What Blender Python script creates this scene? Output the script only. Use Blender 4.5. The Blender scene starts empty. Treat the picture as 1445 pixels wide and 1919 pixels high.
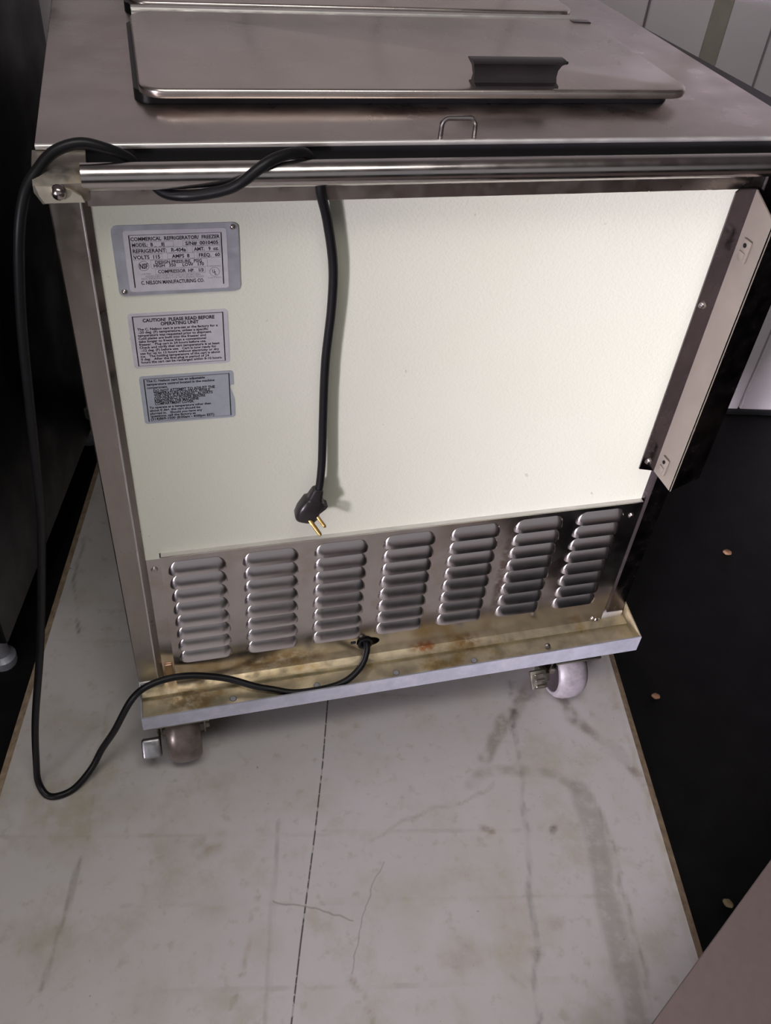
import bpy, bmesh, math, random
from mathutils import Vector, Matrix
random.seed(7)
sc = bpy.context.scene
col = sc.collection
PI = math.pi
R = math.radians

# ------------------------------------------------------------------ camera
cd = bpy.data.cameras.new('camera'); cam = bpy.data.objects.new('camera', cd); col.objects.link(cam)
cd.sensor_fit = 'VERTICAL'; cd.sensor_height = 36.0; cd.lens = 1638.69 / 1919 * 36.0
cd.clip_start = 0.02; cd.clip_end = 50
rx, dn, fw = Vector((.96801, -.23915, .07595)), Vector((-.10698, -.66714, -.73721)), Vector((.22697, .70550, -.67138))
cam.matrix_world = Matrix(((rx.x, -dn.x, -fw.x, -.2741), (rx.y, -dn.y, -fw.y, -.7556), (rx.z, -dn.z, -fw.z, 1.135), (0, 0, 0, 1)))
sc.camera = cam
sc.view_settings.view_transform = 'Standard'; sc.view_settings.look = 'None'
sc.view_settings.gamma = 1.0; sc.view_settings.exposure = 0.0
sc.view_settings.use_curve_mapping = False

# ------------------------------------------------------------------ world and lights
w = bpy.data.worlds.new('world'); sc.world = w; w.use_nodes = True
bg = w.node_tree.nodes['Background']; bg.inputs[0].default_value = (.60, .58, .60, 1); bg.inputs[1].default_value = 0.45
def aim(o, tgt):
    o.rotation_euler = (Vector(tgt) - o.location).to_track_quat('-Z', 'Y').to_euler()
def area(name, loc, tgt, sx, sy, energy, colour):
    l = bpy.data.lights.new(name, 'AREA'); l.shape = 'RECTANGLE'; l.size = sx; l.size_y = sy; l.energy = energy; l.color = colour
    o = bpy.data.objects.new(name, l); col.objects.link(o); o.location = loc; aim(o, tgt); return o
# daylight through the doorway behind and to the left of the camera
beam = area('doorway_daylight', (-2.45, -2.40, .62), (.375, 0, .37), .52, 1.2, 5.0, (1.0, .91, 1.04)); beam.data.spread = R(14)
area('doorway_window', (-2.50, -2.45, 1.10), (0, 0, .45), .50, 1.7, 15, (1.0, .95, 1.0))
area('ceiling_light', (-.2, -.95, 2.42), (-.15, -.8, 0), 1.3, .5, 17, (1.0, .95, .90))

# ------------------------------------------------------------------ node helpers
def newmat(name):
    m = bpy.data.materials.new(name); m.use_nodes = True
    nt = m.node_tree; return m, nt, nt.nodes['Principled BSDF']
def N(nt, t, **kw):
    n = nt.nodes.new(t)
    for k, v in kw.items(): setattr(n, k, v)
    return n
def setin(n, d):
    for k, v in d.items(): n.inputs[k].default_value = v
def noise(nt, scale, detail=4, rough=.55, vec=None, stretch=None, coord='Object'):
    tc = N(nt, 'ShaderNodeTexCoord'); src = tc.outputs[coord]
    if vec is not None: src = vec
    if stretch:
        mp = N(nt, 'ShaderNodeMapping'); mp.inputs['Scale'].default_value = stretch
        nt.links.new(src, mp.inputs[0]); src = mp.outputs[0]
    n = N(nt, 'ShaderNodeTexNoise'); setin(n, {'Scale': scale, 'Detail': detail, 'Roughness': rough})
    nt.links.new(src, n.inputs['Vector']); return n.outputs['Fac']
def ramp(nt, fac, stops):
    r = N(nt, 'ShaderNodeValToRGB'); e = r.color_ramp.elements
    e[0].position, e[0].color = stops[0][0], (*stops[0][1], 1); e[1].position, e[1].color = stops[-1][0], (*stops[-1][1], 1)
    for p, c in stops[1:-1]:
        x = e.new(p); x.color = (*c, 1)
    nt.links.new(fac, r.inputs[0]); return r.outputs[0]
def mixc(nt, fac, a, b, mode='MIX'):
    m = N(nt, 'ShaderNodeMix', data_type='RGBA', blend_type=mode)
    for sock, v in ((m.inputs[0], fac), (m.inputs[6], a), (m.inputs[7], b)):
        if isinstance(v, (int, float)): sock.default_value = v
        elif isinstance(v, tuple): sock.default_value = (*v, 1)
        else: nt.links.new(v, sock)
    return m.outputs[2]
def math_(nt, op, a, b=None, c=None, clamp=False):
    m = N(nt, 'ShaderNodeMath', operation=op); m.use_clamp = clamp
    for i, v in enumerate((a, b, c)):
        if v is None: continue
        if isinstance(v, (int, float)): m.inputs[i].default_value = v
        else: nt.links.new(v, m.inputs[i])
    return m.outputs[0]
def maprange(nt, v, a, b, c=0., d=1., smooth=True):
    m = N(nt, 'ShaderNodeMapRange'); m.interpolation_type = 'SMOOTHSTEP' if smooth else 'LINEAR'
    nt.links.new(v, m.inputs[0])
    for i, x in enumerate((a, b, c, d)): m.inputs[i + 1].default_value = x
    return m.outputs[0]
def bump(nt, bs, h, strength=.2, dist=.002):
    b = N(nt, 'ShaderNodeBump'); b.inputs['Strength'].default_value = strength; b.inputs['Distance'].default_value = dist
    nt.links.new(h, b.inputs['Height']); nt.links.new(b.outputs[0], bs.inputs['Normal'])

def metal(name, base, rough=.3, var=.25, stain=None, stain_amt=.5, scale=14, stretch=(1, 1, 1), metallic=1.0, brush=None, bstr=.04):
    m, nt, bs = newmat(name)
    f = noise(nt, scale, 5, .6, stretch=stretch)
    dark = tuple(c * (1 - var) for c in base)
    c = ramp(nt, f, [(.3, dark), (.7, base)])
    if stain:
        f2 = noise(nt, scale * .55, 6, .65)
        c = mixc(nt, math_(nt, 'MULTIPLY', maprange(nt, f2, .5, .68), stain_amt), c, stain)
    nt.links.new(c, bs.inputs['Base Color'])
    bs.inputs['Metallic'].default_value = metallic
    nt.links.new(maprange(nt, noise(nt, scale * 1.7, 4), .3, .7, rough * .8, rough * 1.3), bs.inputs['Roughness'])
    if brush: bump(nt, bs, noise(nt, 60, 3, .7, stretch=brush), bstr, .002)
    return m
def local_stain(m, centre, size, colr, amt):
    nt = m.node_tree; bs = nt.nodes['Principled BSDF']; old = bs.inputs['Base Color'].links[0].from_socket
    tc = N(nt, 'ShaderNodeTexCoord'); mp = N(nt, 'ShaderNodeMapping'); mp.inputs['Location'].default_value = tuple(-c / z for c, z in zip(centre, size)); mp.inputs['Scale'].default_value = tuple(1 / z for z in size)
    nt.links.new(tc.outputs['Object'], mp.inputs[0]); ln = N(nt, 'ShaderNodeVectorMath', operation='LENGTH'); nt.links.new(mp.outputs[0], ln.inputs[0])
    k = math_(nt, 'MULTIPLY', maprange(nt, ln.outputs['Value'], .25, 1., 1., 0.), maprange(nt, noise(nt, 90, 4, .65), .34, .58))
    nt.links.new(mixc(nt, math_(nt, 'MULTIPLY', k, amt), old, colr), bs.inputs['Base Color'])
def plain(name, base, rough=.5, metallic=0., spec=.5, var=.08, scale=30, bstr=0):
    m, nt, bs = newmat(name)
    f = noise(nt, scale, 4)
    nt.links.new(ramp(nt, f, [(.3, tuple(c * (1 - var) for c in base)), (.7, tuple(min(1, c * (1 + var)) for c in base))]), bs.inputs['Base Color'])
    setin(bs, {'Roughness': rough, 'Metallic': metallic, 'Specular IOR Level': spec})
    if bstr: bump(nt, bs, noise(nt, scale * 6, 3), bstr, .001)
    return m

M = {}
M['deck'] = metal('brushed_deck_steel', (.67, .605, .575), .30, .18, stain=(.46, .36, .36), stain_amt=.6, scale=9, brush=(1, 40, 1), bstr=.012)
M['lid'] = metal('brushed_lid_steel', (.73, .66, .62), .26, .14, scale=7, brush=(30, 1, 1), bstr=.012)
M['bar'] = metal('polished_bar_steel', (.62, .58, .57), .20, .15, scale=20, brush=(120, 1, 1), bstr=.03)
M['post'] = metal('scuffed_post_steel', (.43, .39, .355), .34, .16, stain=(.42, .39, .36), stain_amt=.35, scale=34, stretch=(1, 1, .3))
M['vent'] = metal('vent_steel', (.66, .61, .59), .20, .22, stain=(.40, .30, .22), stain_amt=.45, scale=16)
M['rim'] = metal('dull_rim_steel', (.74, .72, .70), .42, .15, scale=30, metallic=.8)
M['bracket'] = metal('weathered_bracket_steel', (.44, .41, .36), .40, .25, stain=(.42, .32, .22), stain_amt=.5, scale=40)
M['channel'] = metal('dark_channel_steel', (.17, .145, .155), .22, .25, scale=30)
M['tray'] = metal('stained_tray_steel', (.74, .66, .46), .42, .38, stain=(.40, .26, .07), stain_amt=.85, scale=34, metallic=.7)
local_stain(M['vent'], (.1400, -.36, .27), (.010, 1, .11), (.20, .13, .10), .8)       # rusty streak between two louver columns
local_stain(M['vent'], (-.17, -.36, .155), (.11, 1, .030), (.36, .24, .12), .75)
local_stain(M['tray'], (.045, -.362, .13), (.030, .010, 1), (.36, .13, .03), .95)     # rust spot in the tray
local_stain(M['tray'], (.11, -.365, .13), (.030, .010, 1), (.26, .14, .06), .8)
local_stain(M['tray'], (-.29, -.385, .13), (.05, .03, 1), (.22, .14, .06), .7)
M['galv'] = metal('galvanised_lip', (.47, .485, .55), .5, .22, stain=(.55, .54, .56), stain_amt=.4, scale=45, metallic=.45)
M['gusset'] = metal('pale_gusset', (.66, .62, .50), .45, .15, scale=50, metallic=.7)
M['louver'] = metal('satin_louver_steel', (.72, .67, .67), .19, .04, scale=8)
M['bolt'] = metal('bolt_steel', (.55, .50, .48), .22, .2, scale=60)
M['brass'] = metal('brass', (.42, .28, .10), .42, .25, scale=120)
M['copper'] = metal('coppery_steel', (.62, .42, .28), .35, .2, scale=60)
M['alu'] = metal('label_aluminium', (.50, .52, .57), .42, .16, scale=70, metallic=.6, stain=(.34, .36, .42), stain_amt=.4)
M['labelpaper'] = plain('silver_label', (.50, .49, .52), .45, .15, .4, .06, 120)
M['labelblue'] = plain('blue_grey_label', (.36, .39, .43), .42, .2, .4, .06, 120)
M['ink'] = plain('black_ink', (.012, .012, .014), .5, 0, .3)
M['inkgrey'] = plain('worn_ink', (.17, .16, .17), .5, 0, .3)
M['rubber'] = plain('black_rubber', (.0065, .0065, .0075), .42, 0, .3, .2)
M['blackplastic'] = plain('black_plastic', (.016, .013, .014), .33, 0, .5, .2)
M['darksteel'] = metal('dark_side_steel', (.085, .085, .09), .42, .2, scale=5)
M['blacksteel'] = plain('blackened_steel', (.02, .02, .022), .5, .3, .4)
M['void'] = plain('dark_interior_and_shade', (.008, .008, .008), .9, 0, .1)
M['blackfloor'] = plain('black_floor', (.0055, .0055, .0058), .62, 0, .12, .35, 18, .25)
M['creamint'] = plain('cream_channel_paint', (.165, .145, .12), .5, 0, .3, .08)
M['tan'] = plain('pinkish_tan_laminate', (.20, .155, .145), .6, 0, .3, .05, 90)
M['tanedge'] = plain('tan_edge', (.27, .22, .20), .7, 0, .3)
M['pebble'] = plain('reddish_tan_pebble', (.24, .13, .075), .6, 0, .3, .25, 150)
M['olive'] = plain('olive_tan_pebble', (.20, .155, .08), .6, 0, .3, .25, 150)
M['ceil'] = plain('ceiling_paint', (.62, .60, .58), .8, 0, .2)
M['dim'] = plain('far_wall_paint', (.30, .28, .27), .8, 0, .2)
M['plank'] = plain('lavender_white_plank', (.78, .73, .77), .45, 0, .35, .06, 5)
M['batten'] = plain('greenish_tan_strip', (.40, .37, .32), .5, 0, .3, .08)
M['seam'] = plain('plank_seam', (.20, .165, .18), .8, 0, .2)
M['wheel'] = plain('brown_grey_wheel', (.135, .11, .095), .30, .35, .6, .3, 60)
M['wheelgrey'] = plain('worn_grey_wheel', (.21, .19, .205), .42, 0, .5, .25, 90)
M['hub'] = plain('dark_hub', (.05, .04, .045), .4, .3, .5, .3)
M['pedal'] = metal('zinc_pedal', (.50, .50, .52), .38, .3, scale=80, stain=(.2, .17, .16), stain_amt=.7)
M['pedaldark'] = metal('dull_pedal', (.34, .32, .27), .45, .3, scale=80)
M['woodedge'] = plain('raw_board_edge', (.33, .25, .17), .8, 0, .2, .3, 80)

# cream textured panel: fine pebbled enamel
def cream():
    m, nt, bs = newmat('pebbled_cream_panel')
    c = ramp(nt, noise(nt, 3, 4), [(.3, (.585, .60, .49)), (.7, (.615, .63, .535))])
    sp = maprange(nt, noise(nt, 260, 2, .5), .68, .74)
    c = mixc(nt, math_(nt, 'MULTIPLY', maprange(nt, noise(nt, 90, 1, .4), .80, .83), .5), c, (.35, .33, .24))
    nt.links.new(c, bs.inputs['Base Color'])
    setin(bs, {'Roughness': .26, 'Specular IOR Level': .5})
    bump(nt, bs, math_(nt, 'ADD', noise(nt, 420, 2, .5), math_(nt, 'MULTIPLY', noise(nt, 200, 2), .5)), .40, .0009)
    return m
M['cream'] = cream()

# ------------------------------------------------------------------ mesh helpers
class MB:
    def __init__(s): s.bm = bmesh.new()
    def box(s, lo, hi, bev=0, seg=2, mi=0, rot=None):
        lo, hi = Vector(lo), Vector(hi)
        r = bmesh.ops.create_cube(s.bm, size=1.0)
        vs = r['verts']
        for v in vs: v.co = Vector(((lo + hi) / 2)) + Vector((v.co.x * (hi.x - lo.x), v.co.y * (hi.y - lo.y), v.co.z * (hi.z - lo.z)))
        if rot is not None:
            c = (lo + hi) / 2
            for v in vs: v.co = c + rot @ (v.co - c)
        fs = set(f for v in vs for f in v.link_faces)
        for f in fs: f.material_index = mi
        if bev > 0:
            es = list(set(e for v in vs for e in v.link_edges))
            r2 = bmesh.ops.bevel(s.bm, geom=es, offset=bev, segments=seg, profile=.5, affect='EDGES')
            for f in r2['faces']: f.material_index = mi
        return s
    def prism(s, pts, vec, mi=0):
        """polygon (list of 3-D points, any plane) swept along vec"""
        vec = Vector(vec)
        a = [s.bm.verts.new(p) for p in pts]; b = [s.bm.verts.new(Vector(p) + vec) for p in pts]
        fs = [s.bm.faces.new(a), s.bm.faces.new(b[::-1])]
        n = len(pts)
        for i in range(n): fs.append(s.bm.faces.new((a[i], b[i], b[(i + 1) % n], a[(i + 1) % n])))
        for f in fs: f.material_index = mi
        return s
    def lathe(s, prof, n=24, mat=None, mi=0):
        """profile of (radius, height) about local Z, placed by mat"""
        mat = mat or Matrix()
        rings = []
        for r, h in prof:
            if r < 1e-6: rings.append([s.bm.verts.new(mat @ Vector((0, 0, h)))])
            else: rings.append([s.bm.verts.new(mat @ Vector((r * math.cos(2 * PI * k / n), r * math.sin(2 * PI * k / n), h))) for k in range(n)])
        for A, B in zip(rings, rings[1:]):
            for k in range(n):
                k2 = (k + 1) % n
                if len(A) == 1 and len(B) == 1: continue
                if len(A) == 1: f = s.bm.faces.new((A[0], B[k2], B[k]))
                elif len(B) == 1: f = s.bm.faces.new((A[k], A[k2], B[0]))
                else: f = s.bm.faces.new((A[k], A[k2], B[k2], B[k]))
                f.material_index = mi
        return s
    def tube(s, pts, rad, n=10, mi=0, closed_ends=True):
        pts = [Vector(p) for p in pts]
        rads = rad if isinstance(rad, (list, tuple)) else [rad] * len(pts)
        up = None; rings = []
        for i, p in enumerate(pts):
            t = (pts[min(i + 1, len(pts) - 1)] - pts[max(i - 1, 0)]).normalized()
            if up is None:
                up = t.orthogonal().normalized()
            up = (up - t * up.dot(t)).normalized(); side = t.cross(up)
            rings.append([s.bm.verts.new(p + rads[i] * (math.cos(2 * PI * k / n) * up + math.sin(2 * PI * k / n) * side)) for k in range(n)])
        for A, B in zip(rings, rings[1:]):
            for k in range(n):
                f = s.bm.faces.new((A[k], A[(k + 1) % n], B[(k + 1) % n], B[k])); f.material_index = mi
        if closed_ends:
            s.bm.faces.new(rings[0][::-1]).material_index = mi; s.bm.faces.new(rings[-1]).material_index = mi
        return s
    def build(s, name, mats, parent=None, local=False, ang=35):
        bm = s.bm
        bmesh.ops.remove_doubles(bm, verts=bm.verts, dist=1e-6)
        bmesh.ops.recalc_face_normals(bm, faces=bm.faces)
        if parent is not None and not local:
            o = world_origin(parent)
            for v in bm.verts: v.co -= o
        for f in bm.faces: f.smooth = True
        for e in bm.edges:
            e.smooth = len(e.link_faces) == 2 and e.calc_face_angle(0) < R(ang)
        me = bpy.data.meshes.new(name); bm.to_mesh(me); bm.free()
        return link(name, me, mats, parent)
def link(name, me, mats, parent=None):
    for m in (mats if isinstance(mats, (list, tuple)) else [mats]): me.materials.append(m)
    ob = bpy.data.objects.new(name, me); col.objects.link(ob); ob.parent = parent
    return ob
def world_origin(o):
    v = Vector((0, 0, 0))
    while o is not None: v += o.location; o = o.parent
    return v
def empty(name, loc, label, cat, group=None):
    o = bpy.data.objects.new(name, None); col.objects.link(o); o.location = loc; o.empty_display_size = .05
    return tag(o, label, cat, group)
def tag(o, label=None, cat=None, group=None, kind=None):
    if label: o['label'] = label
    if cat: o['category'] = cat
    if group: o['group'] = group
    if kind: o['kind'] = kind
    return o
def rrect(x0, z0, x1, z1, r, n=6):
    pts = []
    for cx, cz, a0 in ((x1 - r, z1 - r, 0), (x0 + r, z1 - r, 90), (x0 + r, z0 + r, 180), (x1 - r, z0 + r, 270)):
        for k in range(n + 1):
            a = R(a0 + 90 * k / n); pts.append((cx + r * math.cos(a), cz + r * math.sin(a)))
    return pts
def circ(cx, cz, r, n=16, rz=None):
    return [(cx + r * math.cos(2 * PI * k / n), cz + (rz or r) * math.sin(2 * PI * k / n)) for k in range(n)]
def holed_plate(outline, holes, thick):
    """flat plate with real holes: mesh in the local XY plane, thickness along Z"""
    cu = bpy.data.curves.new('plate', 'CURVE'); cu.dimensions = '2D'; cu.fill_mode = 'BOTH'; cu.extrude = thick / 2
    for pts in [outline] + holes:
        sp = cu.splines.new('POLY'); sp.points.add(len(pts) - 1); sp.use_cyclic_u = True
        for p, q in zip(sp.points, pts): p.co = (q[0], q[1], 0, 1)
    ob = bpy.data.objects.new('plate', cu); col.objects.link(ob)
    dg = bpy.context.evaluated_depsgraph_get()
    me = bpy.data.meshes.new_from_object(ob.evaluated_get(dg))
    bpy.data.objects.remove(ob); bpy.data.curves.remove(cu); me.materials.clear()
    return me
def smooth_path(pts, sub=8):
    P = [Vector(p) for p in pts]; P = [2 * P[0] - P[1]] + P + [2 * P[-1] - P[-2]]; out = []
    for i in range(1, len(P) - 2):
        p0, p1, p2, p3 = P[i - 1:i + 3]
        for k in range(sub):
            t = k / sub
            out.append(.5 * ((2 * p1) + (p2 - p0) * t + (2 * p0 - 5 * p1 + 4 * p2 - p3) * t * t + (3 * p1 - p0 - 3 * p2 + p3) * t ** 3))
    out.append(P[-2]); return out
def facing_front(x, y, z): return Matrix.Translation((x, y, z)) @ Matrix.Rotation(R(90), 4, 'X')   # lathe axis points at -Y

# ------------------------------------------------------------------ room shell
def struct(o): return tag(o, kind='structure')
a11 = R(11)
struct(MB().box((-2.6, -9, -.08), (3.0, 2.2, 0)).build('floor', M['blackfloor']))
struct(MB().box((-2.6, -3.6, 2.5), (3.0, 2.2, 2.58)).build('ceiling', M['ceil']))
# back wall, turned 11 degrees against the cart, clad in wide upright planks
wb = bpy.data.objects.new('wall_back', None)
W0 = Vector((.9734, .6434, 0)); wd = Vector((math.cos(a11), -math.sin(a11), 0))
mb = MB().box((-2.9, .012, 0), (1.9, .10, 2.5)); bmw = mb
wb = mb.build('wall_back', M['seam'], None); wb.location = W0; wb.rotation_euler = (0, 0, -a11); struct(wb)
def wall_part(name, x0, x1, z0, z1, y0, y1, m, bev=.002):
    return MB().box((x0, y0, z0), (x1, y1, z1), bev, 1).build(name, m, wb, local=True)
s = -.413
xs = sorted([s + .222 * k for k in range(-11, 10)])
for x0, x1 in zip(xs, xs[1:]): wall_part('plank', x0 + .0022, x1 - .0022, .012, 2.5, 0, .014, M['plank'])
wall_part('wall_strip', -.305, -.272, .012, 2.5, -.004, .003, M['batten'])
wall_part('floor_trim', -2.9, 1.9, 0, .012, -.006, .012, M['blacksteel'])
struct(MB().box((-2.68, -3.6, 0), (-2.6, 2.2, 2.5)).build('wall_left', M['dim']))
struct(MB().box((2.6, -3.6, 0), (2.68, 2.2, 2.5)).build('wall_right', M['dim']))

# ------------------------------------------------------------------ white sheet on the floor
BY = R(11.2)
board = empty('floor_board', (-.553, 0, 0), 'large stained white sheet lying on the black floor under the cart', 'board')
board.rotation_euler = (0, 0, -BY)
BW, BF, BB, BT = .930, -1.45, .74, .015
def boardmat():
    m, nt, bs = newmat('stained_white_sheet')
    tc = N(nt, 'ShaderNodeTexCoord'); P = tc.outputs['Object']
    wob = N(nt, 'ShaderNodeTexNoise'); setin(wob, {'Scale': 35., 'Detail': 3.}); nt.links.new(P, wob.inputs['Vector'])
    sub = N(nt, 'ShaderNodeVectorMath', operation='SUBTRACT'); nt.links.new(wob.outputs['Color'], sub.inputs[0]); sub.inputs[1].default_value = (.5, .5, .5)
    scl = N(nt, 'ShaderNodeVectorMath', operation='SCALE'); nt.links.new(sub.outputs[0], scl.inputs[0]); scl.inputs['Scale'].default_value = .012
    add = N(nt, 'ShaderNodeVectorMath', operation='ADD'); nt.links.new(P, add.inputs[0]); nt.links.new(scl.outputs[0], add.inputs[1])
    flat = N(nt, 'ShaderNodeVectorMath', operation='MULTIPLY'); nt.links.new(add.outputs[0], flat.inputs[0]); flat.inputs[1].default_value = (1, 1, 0)
    PW = flat.outputs[0]
    flat2 = N(nt, 'ShaderNodeVectorMath', operation='MULTIPLY'); nt.links.new(P, flat2.inputs[0]); flat2.inputs[1].default_value = (1, 1, 0)
    PS = flat2.outputs[0]
    def vm(op, a, b=None):
        n = N(nt, 'ShaderNodeVectorMath', operation=op); nt.links.new(a, n.inputs[0])
        if b is not None:
            if isinstance(b, tuple): n.inputs[1].default_value = b
            else: nt.links.new(b, n.inputs[1])
        return n
    def seg(p, a, b, w, soft):
        ax, ay = a; dx, dy = b[0] - ax, b[1] - ay; L2 = dx * dx + dy * dy
        pa = vm('SUBTRACT', p, (ax, ay, 0)).outputs[0]
        t = math_(nt, 'MULTIPLY', vm('DOT_PRODUCT', pa, (dx, dy, 0)).outputs['Value'], 1 / L2, clamp=True)
        pr = N(nt, 'ShaderNodeVectorMath', operation='SCALE'); pr.inputs[0].default_value = (dx, dy, 0); nt.links.new(t, pr.inputs['Scale'])
        d = vm('DISTANCE', pa, pr.outputs[0]).outputs['Value']
        return maprange(nt, d, w * .5 - soft * .5, w * .5 + soft * .5, 1., 0.)
    def line(pts, w, soft, exact=False):
        r = None
        for a, b in zip(pts, pts[1:]):
            k = seg(PS if exact else PW, a, b, w, soft); r = k if r is None else math_(nt, 'MAXIMUM', r, k)
        return r
    n1 = noise(nt, 3.2, 6, .6); n2 = noise(nt, 11, 6, .65); n3 = noise(nt, 55, 4, .6); n4 = noise(nt, 120, 2, .5)
    c = ramp(nt, n1, [(.3, (.54, .52, .50)), (.7, (.61, .585, .59))])
    c = mixc(nt, math_(nt, 'MULTIPLY', maprange(nt, n2, .50, .72), .55), c, (.42, .38, .28))
    c = mixc(nt, math_(nt, 'MULTIPLY', maprange(nt, n3, .56, .75), .42), c, (.36, .33, .25))
    c = mixc(nt, math_(nt, 'MULTIPLY', maprange(nt, n4, .76, .80), .55), c, (.16, .12, .08))
    at = N(nt, 'ShaderNodeAttribute', attribute_name='stains')
    brk = maprange(nt, n3, .30, .56, .45, 1.)
    c = mixc(nt, math_(nt, 'MULTIPLY', at.outputs['Alpha'], brk), c, at.outputs['Color'])
    cut = line([(.462, .25), (.454, .108), (.447, .0), (.437, -.108), (.422, -.244), (.413, -.339), (.395, -.6)], .0020, .0012, True)
    dash = maprange(nt, noise(nt, 110, 2, .5), .36, .46, .35, 1.)
    c = mixc(nt, math_(nt, 'MULTIPLY', math_(nt, 'MULTIPLY', cut, dash), .92), c, (.035, .028, .028))
    c = mixc(nt, math_(nt, 'MULTIPLY', line([(.529, -.146), (.504, -.199), (.483, -.284)], .0016, .0012), .55), c, (.28, .25, .24))
    c = mixc(nt, math_(nt, 'MULTIPLY', line([(.386, -.197), (.44, -.206), (.487, -.222)], .0022, .0016), .6), c, (.26, .24, .22))
    nt.links.new(c, bs.inputs['Base Color'])
    setin(bs, {'Roughness': .5, 'Specular IOR Level': .3})
    bump(nt, bs, n3, .10, .002)
    return m
ch = .011
import numpy as np
def stained_sheet():
    step = .004
    us = np.linspace(ch, BW - ch, int((BW - 2 * ch) / step) + 1); vs = np.concatenate([[BF], np.arange(-.44, .64, step), [BB]])
    U, V = np.meshgrid(us, vs); nu, nv = len(us), len(vs)
    rs = np.random.RandomState(3)
    def fnoise(f, seed):                                        # smooth value noise to fray the marks
        g = np.random.RandomState(seed).rand(64, 64); x, y = U * f % 63, (V + 2) * f % 63
        i, j = x.astype(int), y.astype(int); a, b = x - i, y - j; a = a * a * (3 - 2 * a); b = b * b * (3 - 2 * b)
        return (g[j, i] * (1 - a) + g[j, i + 1] * a) * (1 - b) + (g[j + 1, i] * (1 - a) + g[j + 1, i + 1] * a) * b
    wx, wy = (fnoise(38, 1) - .5) * .010, (fnoise(38, 2) - .5) * .010
    C = np.zeros((nv, nu, 3)); A = np.zeros((nv, nu)); fr = fnoise(70, 5); fr2 = fnoise(110, 6); bigf = fnoise(16, 8)
    sm = lambda d, w, s: np.clip((w * .5 + s * .5 - d) / s, 0, 1) ** 2 * (3 - 2 * np.clip((w * .5 + s * .5 - d) / s, 0, 1))
    def put(mask, colr, amt):
        nonlocal C, A
        m = np.clip(mask * amt, 0, 1); na = m + A * (1 - m); k = np.where(na > 1e-6, m / np.maximum(na, 1e-6), 0)
        C = C * (1 - k[..., None]) + np.array(colr) * k[..., None]; A = na
    def line(pts, w, soft, wob=1.):
        r = np.zeros((nv, nu)); X, Y = U + wx * wob, V + wy * wob
        for a, b in zip(pts, pts[1:]):
            dx, dy = b[0] - a[0], b[1] - a[1]; t = np.clip(((X - a[0]) * dx + (Y - a[1]) * dy) / (dx * dx + dy * dy), 0, 1)
            r = np.maximum(r, sm(np.hypot(X - a[0] - t * dx, Y - a[1] - t * dy), w, soft))
        return r
    def blob(c, r): return np.clip(1.6 - np.hypot(U + wx * 1.6 - c[0], V + wy * 1.6 - c[1]) / r * 1.2, 0, 1)
    br = np.clip((fr - .15) * 2.2, .25, 1); br2 = np.clip((fr2 - .35) * 4, 0, 1)
    put(line([(.684, .009), (.726, .074), (.787, .15)], .021, .010), (.27, .24, .19), .72 * br)
    put(line([(.82, .118), (.837, .074), (.879, .029), (.918, -.027)], .018, .010), (.24, .19, .165), .78 * br)
    put(line([(.661, -.034), (.679, -.015), (.734, -.011), (.779, -.017), (.813, -.038)], .017, .010), (.32, .29, .235), .62 * br)
    put(line([(.818, -.042), (.824, -.1), (.821, -.167), (.820, -.214), (.822, -.272), (.824, -.36), (.826, -.6)], .030, .012, .8), (.30, .285, .25), .62)
    put(line([(.835, -.05), (.843, -.12), (.844, -.18), (.845, -.26), (.847, -.36), (.848, -.6)], .006, .006), (.24, .21, .16), .6 * br)
    put(line([(.746, .144), (.732, -.064), (.708, -.298), (.70, -.36)], .006, .006), (.25, .23, .25), .66 * br)
    put(line([(.742, .120), (.738, .055)], .007, .008), (.10, .09, .09), .7 * br2)
    put(line([(.122, -.297), (.131, -.217), (.135, -.139)], .005, .004, .2), (.27, .24, .20), .65)
    put(line([(.139, -.113), (.133, -.037), (.130, .009), (.128, .10)], .004, .005, .2), (.30, .27, .22), .5 * br)
    put(line([(.387, -.089), (.384, -.231), (.384, -.338), (.384, -.6)], .003, .004, .15), (.30, .28, .28), .55)
    put(line([(.366, -.193), (.357, -.255), (.343, -.322)], .005, .005, .4), (.36, .30, .23), .7 * br2)
    put(line([(.480, -.287), (.496, -.312), (.503, -.34), (.51, -.5)], .005, .005), (.30, .24, .17), .7 * br2)
    put(line([(.51, -.115), (.60, -.07), (.66, -.06), (.69, -.035)], .003, .004), (.38, .28, .26), .5)
    put(line([(.022, .454), (.023, .351), (.058, .227)], .004, .004, .5), (.14, .11, .11), .7 * br)
    for v, u0, u1 in ((.118, .15, .75), (-.108, .02, .72), (-.2, .2, .83), (-.302, .2, .82), (-.40, .1, .8), (.22, .02, .3)):   # fold creases 10 cm apart
        put(line([(u0, v), (u1, v + .004)], .003, .004, .25), (.40, .36, .30), .45 * br)
    for c, r, colr, amt in (((.298, -.12), .018, (.36, .29, .20), .6), ((.31, -.203), .020, (.38, .33, .24), .45), ((.708, -.262), .009, (.27, .23, .18), .7), ((.621, -.269), .030, (.40, .34, .27), .5),
            ((.746, -.234), .013, (.34, .29, .22), .55), ((.772, -.105), .006, (.15, .10, .07), .8), ((.673, -.103), .006, (.22, .15, .09), .7), ((.095, -.075), .05, (.42, .36, .24), .45)):
        put(blob(c, r), colr, amt * (br if r > .012 else 1))
    put(line([(.912, .30), (.912, .05), (.918, -.3), (.92, -.7)], .008, .008), (.42, .36, .24), .5 * br)
    put(np.clip((bigf - .62) * 4, 0, 1), (.42, .38, .27), .30)
    verts = np.stack([U, V, np.full_like(U, BT)], -1).reshape(-1, 3)
    idx = np.arange(nu * nv).reshape(nv, nu)
    faces = np.stack([idx[:-1, :-1], idx[:-1, 1:], idx[1:, 1:], idx[1:, :-1]], -1).reshape(-1, 4)
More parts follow.
